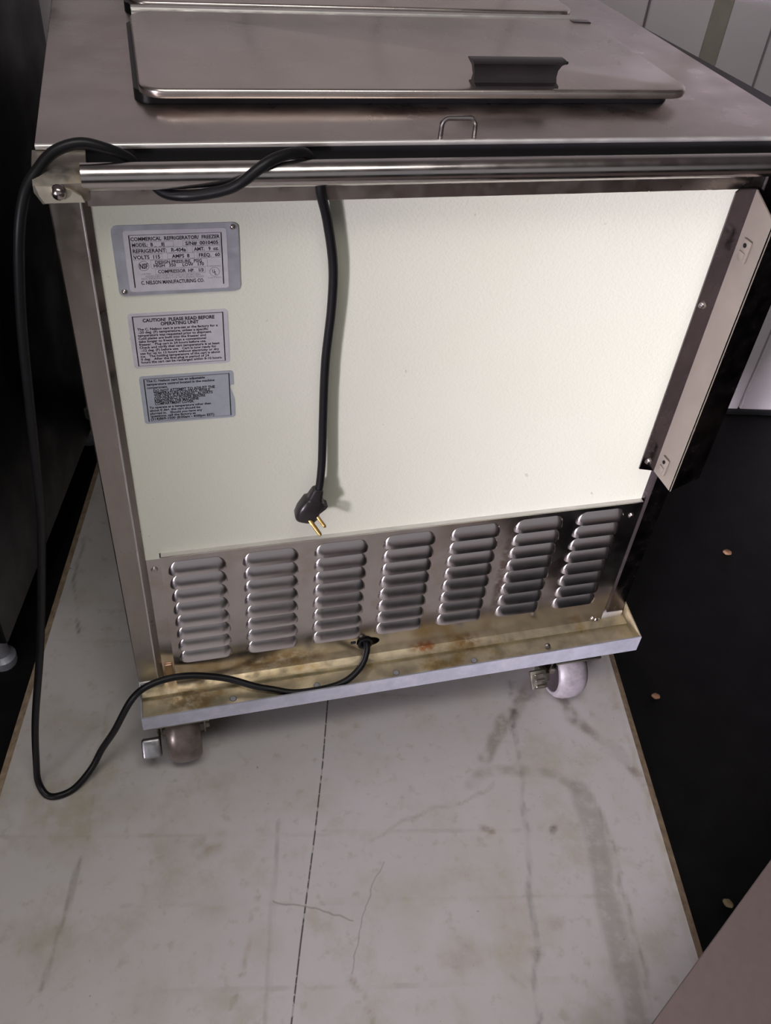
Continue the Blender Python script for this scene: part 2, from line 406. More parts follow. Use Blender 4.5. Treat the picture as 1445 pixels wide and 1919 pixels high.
    me = bpy.data.meshes.new('sheet_face'); me.from_pydata(verts.tolist(), [], faces.tolist())
    at = me.color_attributes.new('stains', 'FLOAT_COLOR', 'POINT')
    at.data.foreach_set('color', np.concatenate([C.reshape(-1, 3), A.reshape(-1, 1)], 1).astype(np.float32).ravel())
    me.update(); return me
link('sheet_face', stained_sheet(), boardmat(), board)
MB().box((ch, BF, 0), (BW - ch, BB, BT - .0004)).build('sheet_core', M['woodedge'], board, local=True)
for x0, x1, hi in ((0, ch, 1), (BW - ch, BW, 0)):
    pr = [(x0, BF, 0), (x1, BF, 0), (x1, BF, BT if x0 == 0 else BT * .62), (x0, BF, BT * .62 if x0 == 0 else BT)]
    tag(MB().prism(pr, (0, BB - BF, 0)).build('raw_edge', M['woodedge'], board, local=True), label='bare tan worn edge of the sheet')

# ------------------------------------------------------------------ freezer cart
cart = empty('freezer_cart', (0, .35, BT), 'stainless steel ice cream freezer cart with cream back panel and rows of louvers', 'freezer cart')
DZ = .8615                                                 # deck top
MB().box((-.340, .012, .155), (.352, .690, .832), .004).build('cabinet_body', M['darksteel'], cart)
# deck with rolled front edge
mb = MB()
mb.box((-.356, .0, DZ - .004), (.377, .70, DZ), .0015)
mb.build('top_deck', M['deck'], cart)
MB().tube([(-.3555 + .0488 * k, .0006, DZ - .0022) for k in range(16)], .0024, 12).build('deck_edge', M['rim'], cart)
MB().box((-.352, .002, DZ - .040), (.372, .010, DZ - .0045)).build('deck_skirt', M['blacksteel'], cart)  # near-black colour stands in for the dark reflection on this face
MB().box((-.356, .004, DZ - .034), (-.350, .70, DZ - .0045)).box((.371, .004, DZ - .034), (.377, .70, DZ - .0045)).box((-.35, .694, DZ - .034), (.371, .70, DZ - .0045)).build('deck_side_skirt', M['post'], cart)
# lids
def lid(name, y0, y1):
    mb = MB()
    out = rrect(-.270, y0, .272, y1, .022)
    prof = [(.0015, DZ + .0105), (0, DZ + .0118), (0, DZ + .0165), (.0010, DZ + .0183), (.0035, DZ + .0190)]
    cx, cy = .001, (y0 + y1) / 2
    rings = []
    for ins, z in prof:
        o = rrect(-.270 + ins, y0 + ins, .272 - ins, y1 - ins, .022 - ins); rings.append([mb.bm.verts.new((p[0], p[1], z)) for p in o])
    for A, B in zip(rings, rings[1:]):
        for k in range(len(A)): mb.bm.faces.new((A[k], A[(k + 1) % len(A)], B[(k + 1) % len(A)], B[k]))
    mb.bm.faces.new(rings[-1]); mb.bm.faces.new(rings[0][::-1])
    l = mb.build(name, M['lid'], cart, ang=50)
    g = MB(); o = rrect(-.2745, y0 + .020, .262, y1 - .006, .016)  # left side juts past the lid as a drawn shadow line
    g.prism([(p[0], p[1], DZ + .0004) for p in o], (0, 0, .0103)); g.build('gasket', M['rubber'], l)
    return l
lid1 = lid('lid', .074, .336)
lid2 = lid('rear_lid', .376, .640)
# hinge strip between the lids: two leaves and a knuckle barrel
mb = MB().box((-.268, .338, DZ + .012), (.262, .352, DZ + .0165), .001).box((-.268, .3535, DZ + .012), (.262, .368, DZ + .0170), .001)
mb.tube([(-.268, .3528, DZ + .0165), (.262, .3528, DZ + .0165)], .0022, 8).box((-.266, .34, DZ + .0002), (.26, .3655, DZ + .013))
hs = mb.build('hinge_strip', M['rim'], cart)
MB().box((.245, .322, DZ + .0188), (.268, .334, DZ + .0198), .0004).build('hinge_tab', M['channel'], hs)
MB().box((-.268, .3695, DZ + .0005), (.262, .3745, DZ + .004)).build('hinge_gap', M['void'], hs)
# black pull handle on the lid: concave upright with an overhanging top lip
mb = MB(); hx0, hx1 = .041, .126
prof = [(.080, 0), (.080, .0016), (.0862, .0032), (.0885, .008), (.0882, .015), (.0862, .0205), (.0826, .0232), (.0822, .0252), (.086, .0266), (.096, .0266), (.1005, .0245), (.0985, .0215), (.0945, .019), (.0935, .010), (.096, .003), (.101, .0015), (.101, 0)]
zb = DZ + .0190
rows = []
for k in range(9):
    t = k / 8; x = hx0 + (hx1 - hx0) * t
    rows.append([mb.bm.verts.new((x + (t - .5) * 2 * (.0055 * max(0, (z - .013) / .0136) ** 1.3 ) , y, zb + z * .88)) for y, z in prof])
for A, B in zip(rows, rows[1:]):
    n = len(A)
    for k in range(n): mb.bm.faces.new((A[k], A[(k + 1) % n], B[(k + 1) % n], B[k]))
mb.bm.faces.new(rows[0]); mb.bm.faces.new(rows[-1][::-1])
mb.tube([(.128, .0845, zb + .0214), (.1325, .0845, zb + .0214), (.1335, .0845, zb + .0214)], [.0016, .0016, .0008], 8)
tag(mb.build('pull_handle', M['blackplastic'], lid1, ang=40), label='black plastic pull handle')
# wire loop at the front of the deck
pts = [(-.0145, .005, DZ - .002), (-.0142, .005, DZ + .010)] + [(-.0142 + .006 * (1 - math.cos(a)) , .005, DZ + .010 + .0068 * math.sin(a)) for a in [R(q) for q in (20, 40, 60, 80, 90)]]
pts += [(.0175 - (p[0] + .0145) , p[1], p[2]) for p in pts[::-1]]
MB().tube(pts, .0023, 10).build('hasp_loop', M['bar'], cart)
# dark rail along the right flank
MB().prism([(.3785, .62, DZ - .05), (.3785, -.01, DZ - .05), (.421, -.01, DZ - .05), (.380, .62, DZ - .05)], (0, 0, .043)).build('side_rail', M['blacksteel'], cart)
# push bar and its brackets
BYC, BZC, BR = -.027, .8452, .0108
mb = MB(); mb.tube([(-.322 + .05 * k, BYC, BZC - .0010 * k / 14) for k in range(15)], BR, 24); mb.build('push_bar', M['bar'], cart)
MB().box((-.322, -.006, .8115), (.345, .004, .8445), .001).build('top_rail', M['post'], cart)
def bracket(x0, x1, sgn):
    mb = MB()
    a = (x0, x1) if sgn > 0 else (x1, x0)
    prof = [(.0, DZ - .0047), (-.020, .8535), (-.034, .8475), (-.0395, .8440), (-.0405, .839), (-.0395, .8290), (-.034, .8275), (.0, .8275)]
    pr = [(x0, y, z) for y, z in prof]
    mb.prism(pr, (x1 - x0, 0, 0))
    for v in mb.bm.verts:
        if abs(v.co.x - a[0]) < 1e-5 and v.co.z < .832: v.co.x += sgn * .005
        if abs(v.co.x - a[1]) < 1e-5 and v.co.y < -.03: v.co.y += .004
    bk = mb.build('corner_bracket', M['bracket'], cart, ang=25)
    # lighter weld gusset on the lower front
    g = MB(); cx = (x0 + x1) / 2
    g.prism([(cx + sgn * (u - .02) , -.0402, z) for u, z in ((.0012, .8440), (.018, .8430), (.027, .8400), (.0345, .8350), (.0365, .8300), (.006, .8300), (.003, .836))], (0, .003, 0))
    g.build('gusset', M['gusset'], bk)
    b = MB(); b.lathe([(0.0001, .0068), (.003, .0064), (.0050, .0046), (.0061, .0018), (.0063, 0)], 18, facing_front(cx - sgn * .002, -.0402, .8390)); b.build('bolt', M['bolt'], bk)
bracket(-.3585, -.3175, 1); bracket(.330, .371, -1)
# cream back panel
MB().box((-.326, -.001, .380), (.326, .012, .818), .0015, 1).build('back_panel', M['cream'], cart)
# backing sheet behind the vent, visible as a sliver at its left side
bs_ = MB().box((-.326, -.0005, .135), (.330, .008, .3925), .001, 1).build('backing_sheet', M['vent'], cart)
MB().lathe([(.0001, .003), (.003, .0024), (.0042, .0004), (.0042, 0)], 14, facing_front(-.3115, -.0005, .3645)).build('screw', M['bolt'], bs_)
MB().box((-.3165, -.004, .150), (-.3065, 0, .184), .0012).build('cover_clip', M['copper'], bs_)
# corner posts: flat front, folded back towards the panel
def post(x_out, x_fold, x_in, z0, z1, m='post'):
    pr = [(x_out, .02, 0), (x_out, -.0065, 0), (x_out + (x_fold - x_out) * .05, -.0078, 0), (x_fold, -.0078, 0), (x_fold + (x_in - x_fold) * .10, -.0074, 0), (x_in, -.0005, 0), (x_in, .02, 0)]
    pr = [(p[0], p[1], z0) for p in pr]
    p = MB().prism(pr, (0, 0, z1 - z0)).build('corner_post', M[m], cart, ang=20); return p
p1 = post(-.3525, -.3275, -.3195, .152, .826)
MB().box((-.352, -.0095, .148), (-.321, .0, .162), .002).build('post_foot', M['rim'], p1)
MB().tube([(-.3525, .006, .60), (-.3555, .006, .598), (-.3555, .006, .588), (-.3525, .006, .586)], .002, 8).build('catch', M['blacksteel'], p1)
MB().tube([(-.3272, -.0078, .165 + .0661 * k) for k in range(11)], .0010, 8).build('fold_highlight', M['rim'], p1)  # added pale bead, stands in for the highlight along the fold
p2 = post(.3575, .3310, .3235, .152, .826, 'channel')  # darker steel than the left post: a dark reflection put into the colour
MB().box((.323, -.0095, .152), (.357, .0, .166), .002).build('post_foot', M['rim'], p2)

# vent sheet with 7 x 8 pressed louvers
VX0, VX1, VZ0, VZ1 = -.3035, .3235, .147, .3905
LW, LH, LD = .0690, .0184, .0068
slots = []
me = holed_plate([(VX0, VZ0), (VX1, VZ0), (VX1, VZ1), (VX0, VZ1)], [circ(-.040, .1800, .0165, 24, .0095)], .0016)
for v in me.vertices:
    x, z, t = v.co; v.co = Vector((x, -.0085 - t, z)) - cart.location
vent = link('louver_panel', me, M['vent'], cart)
mb = MB(); mb.box((VX0, -.0082, VZ0), (VX0 + .0014, .0, VZ1)).box((VX0, -.0082, VZ1 - .0014), (VX1, .0, VZ1)); mb.build('panel_flange', M['rim'], vent)
def louver_mesh():
    mb = MB(); bm = mb.bm; nu, nv = 26, 10; e = .0128
    us = [e * (1 - math.cos(PI / 2 * k / 8)) for k in range(9)] + [e + (LW - 2 * e) * k / 6 for k in range(1, 6)]
    us += [LW - u for u in us[:9][::-1]]
    vsn = [LH * math.sin(PI / 2 * k / nv) for k in range(nv + 1)]
    grid = []
    for u in us:
        q = max(0, 1 - min(u, LW - u) / e); row = []
        zmax = LH * math.sqrt(max(0, 1 - q * q))
        for v in vsn:
            z = zmax * v / LH
            qm = math.sqrt(max(1e-9, 1 - (z / LH) ** 2))
            row.append(bm.verts.new((u, -LD * (1 - (z / LH) ** 1.35) * (1 - min(1, q / qm) ** 2) ** .6 - .0002, z)))
        grid.append(row)
    for A, B in zip(grid, grid[1:]):
        for k in range(nv):
            try: bm.faces.new((A[k], B[k], B[k + 1], A[k + 1]))
            except ValueError: pass
    base = [bm.verts.new((u, -.0001, 0)) for u in us]
    for i in range(len(us) - 1):
        f = bm.faces.new((base[i], base[i + 1], grid[i + 1][0], grid[i][0])); f.material_index = 1
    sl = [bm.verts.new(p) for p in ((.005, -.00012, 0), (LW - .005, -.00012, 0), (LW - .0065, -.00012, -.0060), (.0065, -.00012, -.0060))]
    bm.faces.new(sl).material_index = 1                                   # dark strip laid on the panel as the shade under the lip
    bmesh.ops.remove_doubles(bm, verts=bm.verts, dist=2e-5)
    bmesh.ops.dissolve_degenerate(bm, dist=1e-6, edges=bm.edges)
    return mb
lm = louver_mesh().build('louver', [M['louver'], M['void']], vent, local=True, ang=50)
first = lm
for c in range(7):
    for r in range(8):
        o = first if (c == 0 and r == 0) else first.copy()
        if o is not first: col.objects.link(o)
        o.parent = vent
        o.location = Vector((-.2958 + .0877 * c, -.0093, .3640 + .0004 * c - .02345 * r)) - cart.location
for x, z in ((.3110, .3685), (.3085, .158)):
    MB().lathe([(.0001, .0034), (.0028, .0028), (.0043, .0006), (.0046, 0)], 14, facing_front(x, -.0093, z)).build('screw', M['bolt'], vent)
g = MB(); g.lathe([(.0075, -.004), (.0085, .0), (.0105, .0016), (.0110, .003), (.0085, .0034), (.0062, .002), (.0062, -.004)], 20, facing_front(-.0445, -.0093, .1795)); tag(g.build('cord_grommet', M['rubber'], vent), label='black grommet')
MB().box((-.065, -.0105, .1805), (-.0575, -.0090, .1845), .0006).build('strain_clip', M['blacksteel'], vent)

# Z-shaped upright at the right with screws and punched tabs
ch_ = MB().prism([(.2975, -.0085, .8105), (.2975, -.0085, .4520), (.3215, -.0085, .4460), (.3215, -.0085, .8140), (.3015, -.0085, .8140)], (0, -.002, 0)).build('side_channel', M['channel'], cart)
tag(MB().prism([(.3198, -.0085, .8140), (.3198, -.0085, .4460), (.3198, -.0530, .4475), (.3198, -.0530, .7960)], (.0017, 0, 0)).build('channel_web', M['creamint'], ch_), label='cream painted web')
mb = MB()
a = [(.3198, -.0530), (.3215, -.0530), (.3205, -.0545)]
zs = [(.3198, -.0530), (.3660, -.0410), (.3660, -.0390), (.3198, -.0510)]
mb.prism([(x, y, 0) for x, y in zs], (0, 0, .3485))
for v in mb.bm.verts:
    lo = v.co.z < .1; v.co.z = (.4475 if v.co.x < .34 else .4540) if lo else .796
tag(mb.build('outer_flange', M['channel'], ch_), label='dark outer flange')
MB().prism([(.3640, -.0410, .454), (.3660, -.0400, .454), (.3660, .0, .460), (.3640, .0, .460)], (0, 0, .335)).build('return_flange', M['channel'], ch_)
for x, z in ((.3000, .6850), (.3025, .4640)):
    MB().lathe([(.0001, .0044), (.0028, .0037), (.0046, .0012), (.005, 0)], 16, facing_front(x + .004, -.0105, z)).build('screw', M['bolt'], ch_)
for y, z in ((-.028, .7560), (-.028, .4690)):
    t = MB().box((.3165, y - .007, z - .012), (.3198, y + .007, z + .012), .0015)
    t.box((.3150, y - .0045, z - .009), (.3172, y + .0055, z - .001), .001)
    tb = t.build('punched_tab', M['creamint'], ch_)
    MB().lathe([(.0001, .0008), (.0024, .0008), (.0024, 0)], 12, Matrix.Translation((.3163, y, z + .006)) @ Matrix.Rotation(R(-90), 4, 'Y')).build('tab_hole', M['void'], tb)

# base tray: floor with holes, folded lips
TF = .1420
tilt = lambda x: .0085 * (x + .352) / .714                 # the tray sits slightly higher at its right end
holes = [circ(x, -.0435, .0048, 16) for x in (-.2323, -.1178, -.005, .1106)]
me = holed_plate([(-.351, -.0590), (.363, -.0590), (.363, .010), (-.351, .010)], holes, .002)
for v in me.vertices:
    x, y, t = v.co; v.co = Vector((x, y, TF + tilt(x) * .6 + t)) - cart.location
tray = link('base_tray', me, M['tray'], cart)
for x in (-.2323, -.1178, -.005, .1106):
    MB().lathe([(.0001, .0016), (.0038, .0014), (.0041, .0006), (.0041, -.0006), (.0001, -.0006)], 16, Matrix.Translation((x, -.0433, TF + tilt(x) * .6 - .0004))).build('hole_light_disc', M['galv'], tray)  # added pale discs, stand in for the lit sheet seen through the holes
mb = MB()
mb.prism([(-.352, -.0605, .1285), (.3635, -.0605, .1335), (.3635, -.0605, .1640), (-.352, -.0605, .1530)], (0, .0020, 0))
tag(mb.build('front_lip', M['galv'], tray), label='grey galvanised front lip of the tray')
mb = MB().prism([(-.352, -.0590, .1285), (-.352, .006, .1290), (-.352, .006, .172), (-.352, -.004, .168), (-.352, -.012, .156), (-.352, -.0590, .1530)], (.0018, 0, 0)); mb.build('end_lip', M['galv'], tray)
mb = MB().prism([(.3617, -.0590, .1335), (.3617, .006, .1340), (.3617, .006, .176), (.3617, -.0590, .1640)], (.0018, 0, 0)); mb.build('end_lip', M['tray'], tray)
mb = MB().prism([(-.350, -.0215, TF + .0005), (-.350, -.0235, TF + .006), (-.350, -.0195, TF + .0070), (-.350, -.0, TF + .0080), (-.350, .004, TF + .0005)], (.711, 0, .004)); mb.build('tray_rib', M['tray'], tray)
MB().lathe([(.0001, .004), (.003, .0034), (.0046, .0012), (.005, 0)], 16, Matrix.Translation((.2254, -.0400, TF + .0062))).build('bolt', M['bolt'], tray)
MB().lathe([(.0001, .005), (.0035, .0044), (.0055, .0012), (.006, 0)], 14, Matrix.Translation((.317, -.006, TF + .0115))).build('bolt', M['bolt'], tray)
MB().box((-.33, .012, .118), (.345, .66, .150)).build('base_frame', M['blacksteel'], cart)

# rating plate and instruction labels with their print
def text_mesh(mb, s, x0, x1, zc, h, y, bold=0.0):
    cu = bpy.data.curves.new('t', 'FONT'); cu.body = s; cu.size = 1; cu.resolution_u = 2; cu.offset = bold
    ob = bpy.data.objects.new('t', cu); col.objects.link(ob)
    me = bpy.data.meshes.new_from_object(ob.evaluated_get(bpy.context.evaluated_depsgraph_get()))
    bpy.data.objects.remove(ob); bpy.data.curves.remove(cu)
    X = [v.co.x for v in me.vertices]; a, b = min(X), max(X)
    sx = (x1 - x0) / (b - a); sz = h / .72
    for v in me.vertices: v.co = Vector((x0 + (v.co.x - a) * sx, y, zc - h / 2 + v.co.y * sz))
    mb.bm.from_mesh(me); bpy.data.meshes.remove(me)
def ybox(mb, x0, x1, z0, z1, y, t=.0001): mb.box((x0, y - t, z0), (x1, y, z1))
def frame(mb, x0, x1, z0, z1, y, t): 
    ybox(mb, x0, x1, z1 - t, z1, y); ybox(mb, x0, x1, z0, z0 + t, y); ybox(mb, x0, x0 + t, z0, z1, y); ybox(mb, x1 - t, x1, z0, z1, y)
plate = MB().prism([(x, -.0010, z) for x, z in rrect(-.3068, .7252, -.1968, .7924, .0055)], (0, -.0012, 0)).build('rating_plate', M['alu'], cart)
LX0, LX1, LZ0, LZ1 = -.2950, -.2095, .7300, .7862
PX = lambda u: LX0 + .0030 + u * (LX1 - LX0 - .0060)
PZ = lambda v: LZ1 - .0030 - v * (LZ1 - LZ0 - .0062)
MB().prism([(x, -.0022, z) for x, z in rrect(LX0 - .002, LZ0 - .001, LX1 + .002, LZ1 + .0015, .003)], (0, -.0003, 0)).build('data_sticker', M['labelpaper'], plate)
YT = -.00256
mb = MB()
ybox(mb, PX(-.008), PX(.004), PZ(1.0), PZ(0), YT); ybox(mb, PX(.996), PX(1.008), PZ(1.0), PZ(0), YT)
B = .012
for s, u0, u1, v, h in (('COMMERICAL  REFRIGERATOR/  FREEZER', .012, .985, .065, .0034), ('MODEL:  B _  _8J', .02, .37, .175, .0034), ('S/N#  0010405', .60, .965, .175, .0034),
        ('REFRIGERANT:   R-404a', .02, .60, .29, .0036), ('AMT.   9  oz.', .69, .965, .29, .0034), ('VOLTS  115', .02, .31, .41, .0036), ('AMPS  8', .44, .635, .41, .0034), ('FREQ.   60', .74, .975, .41, .0034),
        ('DESIGN PRESSURE,  PSIG', .25, .77, .515, .0030), ('HIGH   350     LOW   170', .23, .79, .580, .0032), ('COMPRESSOR  HP.   1/3', .27, .78, .700, .0032), ('C. NELSON MANUFACTURING CO.', .07, .78, .905, .0036), ('NSF', .075, .165, .58, .0050)):
    text_mesh(mb, s, PX(u0), PX(u1), PZ(v), h, YT - .00004, B * 2.4)
def ring(mb, cx, cz, r, t, y):
    n = 28; A = [mb.bm.verts.new((cx + r * math.cos(2 * PI * k / n), y, cz + r * math.sin(2 * PI * k / n))) for k in range(n)]
    Bv = [mb.bm.verts.new((cx + (r - t) * math.cos(2 * PI * k / n), y, cz + (r - t) * math.sin(2 * PI * k / n))) for k in range(n)]
    for k in range(n): mb.bm.faces.new((A[k], A[(k + 1) % n], Bv[(k + 1) % n], Bv[k]))
text_mesh(mb, 'U', PX(.880), PX(.905), PZ(.735), .0036, YT - .00004, B); text_mesh(mb, 'L', PX(.905), PX(.932), PZ(.77), .0036, YT - .00004, B)
mb.build('printed_text', M['ink'], plate)
mb = MB()
for s, u0, u1, v, h in (('FOOD CART FOR THE DISPLAY OF FROZEN', .13, .74, .785, .0020), ('NOT MANUFACTURED FOR PROCESSING FOOD', .08, .78, .830, .0020), ('LISTED', .09, .19, .735, .0014), ('COMM REFRIG', .83, .98, .635, .0013), ('LISTED 000', .83, .98, .865, .0013)):
    text_mesh(mb, s if s != 'LISTED 000' else 'LISTED', PX(u0), PX(u1), PZ(v), h, YT - .00004, .0)
ring(mb, PX(.12), PZ(.58), .0048, .0005, YT - .00003); ring(mb, PX(.905), PZ(.75), .0046, .0004, YT - .00003)
for u0, u1, v0, v1 in ((.02, .47, .12, .225), (.57, .985, .12, .225), (.02, .615, .235, .345), (.67, .985, .235, .345), (.02, .335, .355, .465), (.39, .69, .355, .465), (.72, .985, .355, .465), (.20, .83, .47, .635), (.24, .80, .65, .755)):
    frame(mb, PX(u0), PX(u1), PZ(v1), PZ(v0), YT + .00002, .00022)
ybox(mb, PX(-.008), PX(1.008), PZ(.0), PZ(-.012), YT)
mb.build('faint_print', M['inkgrey'], plate)
for x, z in ((-.2017, .7882), (-.3020, .7296)):
    MB().lathe([(.0001, .0022), (.0014, .0019), (.0026, .0006), (.0028, 0)], 14, facing_front(x, -.0022, z)).build('rivet', M['bolt'], plate)

def placard(x0, x1, z0, z1, m, lines, notch=False):
    o = rrect(x0, z0, x1, z1, .0035)
    if notch:
        zc = z1 - (z1 - z0) * .40
        pts = [(x, z) for x, z in o]
        # torn bite in the right-hand edge
        k = max(range(len(pts)), key=lambda i: (round(pts[i][0], 5), pts[i][1]) if pts[i][1] < zc else (-9, 0))
        right = [(x1, zc - .012), (x1 - .0022, zc - .004), (x1 - .0040, zc + .003), (x1 - .0034, zc + .0058), (x1, zc + .0060)]
        lo = [p for p in pts if True]
        pts = lo[-7:] + right + lo[:-7]
        o = pts
    pl = MB().prism([(x, -.0010, z) for x, z in o], (0, -.0004, 0)).build('instruction_label', m, cart)
    fx0, fx1, fz0, fz1 = x0 + .0040, x1 - .0042, z0 + .0025, z1 - .0030
    mb = MB(); y = -.00145
    ybox(mb, fx0, fx0 + .0010, fz0, fz1, y); ybox(mb, fx1 - .0010, fx1, fz0, fz1, y)
    for s, u0, u1, v, h, b in lines:
        text_mesh(mb, s, fx0 + (fx1 - fx0) * u0, fx0 + (fx1 - fx0) * u1, fz1 - v * (fz1 - fz0), h, y - .00012, b)
    mb.build('printed_text', M['ink'], pl)
    for za, zb_ in ((fz0, fz0 + .0004), (fz1 - .0010, fz1)):
        mb = MB(); ybox(mb, fx0, fx1, za, zb_, y); mb.build('border_line', M['inkgrey'], pl)
    return pl
hh = .0026
para = [('The C. Nelson cart is pre-set at the factory for a', .04, .93), ('-20 deg. (F) temperature, unless a specific', .05, .82), ('temperature was requested prior to shipment.', .04, .86),
        ('Cold plates are built into the freezer and', .04, .79), ('take longer to freeze than a conventional', .04, .79), ('freezer.   Plug cart in 24 hours before use.', .04, .79),
        ('Check and verify that cart temperature is at least', .04, .94), ('-12 deg. (F) before use.   Cart is now ready for', .06, .90), ('use for up to 12 hours without electricity or dry', .04, .93),
        ('ice.   The holding temperature of the cart is about', .04, .94), ('0 deg.   After the first plug in period of 24', .04, .81), ('hours the cart can be recharged within 8-10 hours.', .04, .96)]
l1 = [('CAUTION!  PLEASE READ BEFORE', .11, .90, .085, .0036, .032), ('OPERATING UNIT', .30, .72, .165, .0036, .032)]
l1 += [(s, u0, u1, .255 + i * .0605, hh, .026) for i, (s, u0, u1) in enumerate(para)]
pl1 = placard(-.3027, -.2100, .6462, .7064, M['labelpaper'], l1); tag(pl1, label='upper silver label headed CAUTION')
p3 = [('The C. Nelson cart has an adjustable', .03, .71, .055, .0027), ('temperature control located in the machine', .03, .82, .13, .0027), ('compartment.', .03, .27, .205, .0027),
      ('DO NOT ATTEMPT TO ADJUST THE', .10, .82, .285, .0033), ('TEMPERATURE CONTROL WHILE', .10, .76, .345, .0033), ('THE UNIT IS RUNNING.  ALWAYS', .10, .79, .405, .0033), ('DISCONNECT POWER BEFORE', .10, .70, .465, .0033), ('REMOVING THE MACHINE', .10, .62, .525, .0033), ('COMPARTMENT COVER.', .10, .56, .585, .0033),
      ('To operate at a temperature other than', .03, .76, .665, .0027), ('about 0 deg. the cart should be', .03, .63, .735, .0027), ('plugged in.   Should you have any', .03, .65, .805, .0027), ('questions, call the factory at', .03, .57, .870, .0027), ('(314)869-1500 (8:00am - 4:00pm EST)', .03, .79, .940, .0030)]
pl2 = placard(-.2998, -.2072, .5788, .6368, M['labelblue'], [(s, a, b, v, h, .030) for s, a, b, v, h in p3], notch=True); tag(pl2, label='lower blue-grey label with a torn right edge')

# casters
def caster(x, y, yaw, wm, grey, ped):
    zc = BT + .050; c = Matrix.Translation((x, y, zc)) @ Matrix.Rotation(yaw, 4, 'Z')
    ax = c @ Matrix.Rotation(R(90), 4, 'Y')
    cs = MB()
    for sgn in (-1, 1): cs.prism([c @ Vector((sgn * .0305, p[0], p[1])) for p in ((-.010, -.008), (.010, -.008), (.020, .058), (-.020, .058))], (c.to_3x3() @ Vector((sgn * -.0022, 0, 0))))
    cs.box((x - .036, y - .036, zc + .054), (x + .036, y + .036, zc + .0578), .001)
    root = cs.build('caster', M['pedaldark'], cart)
    w_ = MB(); w_.lathe([(.036, -.0215), (.038, -.0232), (.0420, -.0225), (.0465, -.018), (.0492, -.010), (.0500, 0), (.0492, .010), (.0465, .018), (.0420, .0225), (.038, .0232), (.036, .0215)], 40, ax); w_.build('wheel', wm, root)
    h_ = MB(); h_.lathe([(.0001, -.0170), (.020, -.0175), (.030, -.0205), (.0365, -.0222), (.0365, .0222), (.030, .0205), (.020, .0175), (.0001, .0170)], 30, ax); h_.build('wheel_core', M['hub'], root)
    h_ = MB(); h_.lathe([(.0001, -.036), (.006, -.036), (.007, -.0345), (.007, -.031), (.010, -.030), (.010, .030), (.007, .031), (.007, .0345), (.006, .036), (.0001, .036)], 14, ax); h_.build('axle_nut', M['pedaldark'], root)
    return root, c
c1, m1 = caster(-.3025, -.020, 0, M['wheel'], 0, 0)
rot = Matrix.Rotation(R(48), 3, 'X')
pd = MB().box((-.360, -.0635, .062), (-.3335, -.0355, .074), .004, 3, rot=rot); tag(pd.build('brake_pedal', M['pedal'], c1), label='shiny zinc brake pedal')
MB().prism([(-.3365, -.050, .062), (-.3365, -.020, .058), (-.3365, -.012, .075), (-.3365, -.045, .078)], (.0025, 0, 0)).build('pedal_arm', M['pedaldark'], c1)
c2, m2 = caster(.276, -.020, R(0), M['wheelgrey'], 1, 0)
pd = MB().box((.206, -.066, .082), (.232, -.038, .090), .002, 2, rot=Matrix.Rotation(R(45), 3, 'X'))
pp = pd.build('brake_pedal', M['pedaldark'], c2); tag(pp, label='dull ribbed brake pedal')
mb = MB()
for k in range(3): mb.box((.2125, -.0528, .0885 + .0 * k), (.2255, -.0500, .0905), .0008, 1, rot=Matrix.Rotation(R(45), 3, 'X'))
for i, v in enumerate(list(mb.bm.verts)):
    k = i // (len(mb.bm.verts) // 3); v.co += Vector((0, -.0052 + .0062 * (k - 1) - .0, -.0 + .0062 * (k - 1) - .0005))
mb.build('pedal_rib', M['pedaldark'], pp)
MB().prism([(.230, -.050, .075), (.230, -.020, .062), (.230, -.012, .078), (.230, -.045, .088)], (.010, 0, 0)).build('pedal_arm', M['pedaldark'], c2)
for x in (-.29, .29): caster(x, .60, 0, M['wheelgrey'], 0, 0)

# ------------------------------------------------------------------ power cord
cord = empty('power_cord', (-.42, -.03, BT), 'black power cord hung over the steel bar with its plug dangling in front', 'power cord')
RC = .0046
pts = [(-.0425, .004, .1800), (-.0430, -.014, .1790), (-.0455, -.024, .1745), (-.056, -.038, .1640), (-.078, -.050, .1545), (-.108, -.0548, .1505), (-.150, -.0535, .1498), (-.178, -.0440, .1510), (-.2015, -.0380, .1560), (-.2410, -.0260, .1680), (-.2893, -.0215, .1790),
       (-.3310, -.0270, .1810), (-.3600, -.0370, .1690), (-.3905, -.0420, .1110), (-.4120, -.0400, .0700), (-.4300, -.0480, .0400), (-.4545, -.0620, .0215), (-.4760, -.0690, .0202), (-.4915, -.0640, .0203), (-.5000, -.0500, .0330), (-.4960, -.0450, .0700), (-.4800, -.0450, .1650),
       (-.4470, -.0450, .3150), (-.4160, -.0450, .4830), (-.4070, -.0450, .5540), (-.3970, -.0450, .6500), (-.3880, -.0450, .7310), (-.3765, -.0430, .8010), (-.3660, -.0350, .8360), (-.3535, -.0270, .8520), (-.3395, -.0230, .8640), (-.3195, -.0200, .8690), (-.3001, -.0175, .8635)]
# helix: over the back of the bar, out underneath, up across its front, over the top and down behind
HR = BR + RC + .0006
def hx(x, deg): return (x, BYC - HR * math.sin(R(deg)), BZC + HR * math.cos(R(deg)))
pts += [(-.2850, -.0125, .8545), hx(-.276, -90), hx(-.268, -130), hx(-.258, -170), hx(-.243, -205), hx(-.225, -225), hx(-.207, -248), hx(-.194, -275), hx(-.180, -310), hx(-.167, -338), hx(-.152, -365), hx(-.140, -400), hx(-.131, -445), hx(-.127, -485)]
pts += [(-.1245, -.0145, .8200), (-.1175, -.0125, .7932), (-.1110, -.0120, .7513), (-.1110, -.0122, .7066), (-.1152, -.0125, .6462), (-.1158, -.0130, .5794), (-.1158, -.0150, .5209), (-.1180, -.0180, .4880), (-.1200, -.0190, .4790)]
tag(MB().tube(smooth_path(pts, 8), RC, 12).build('cable', M['rubber'], cord))
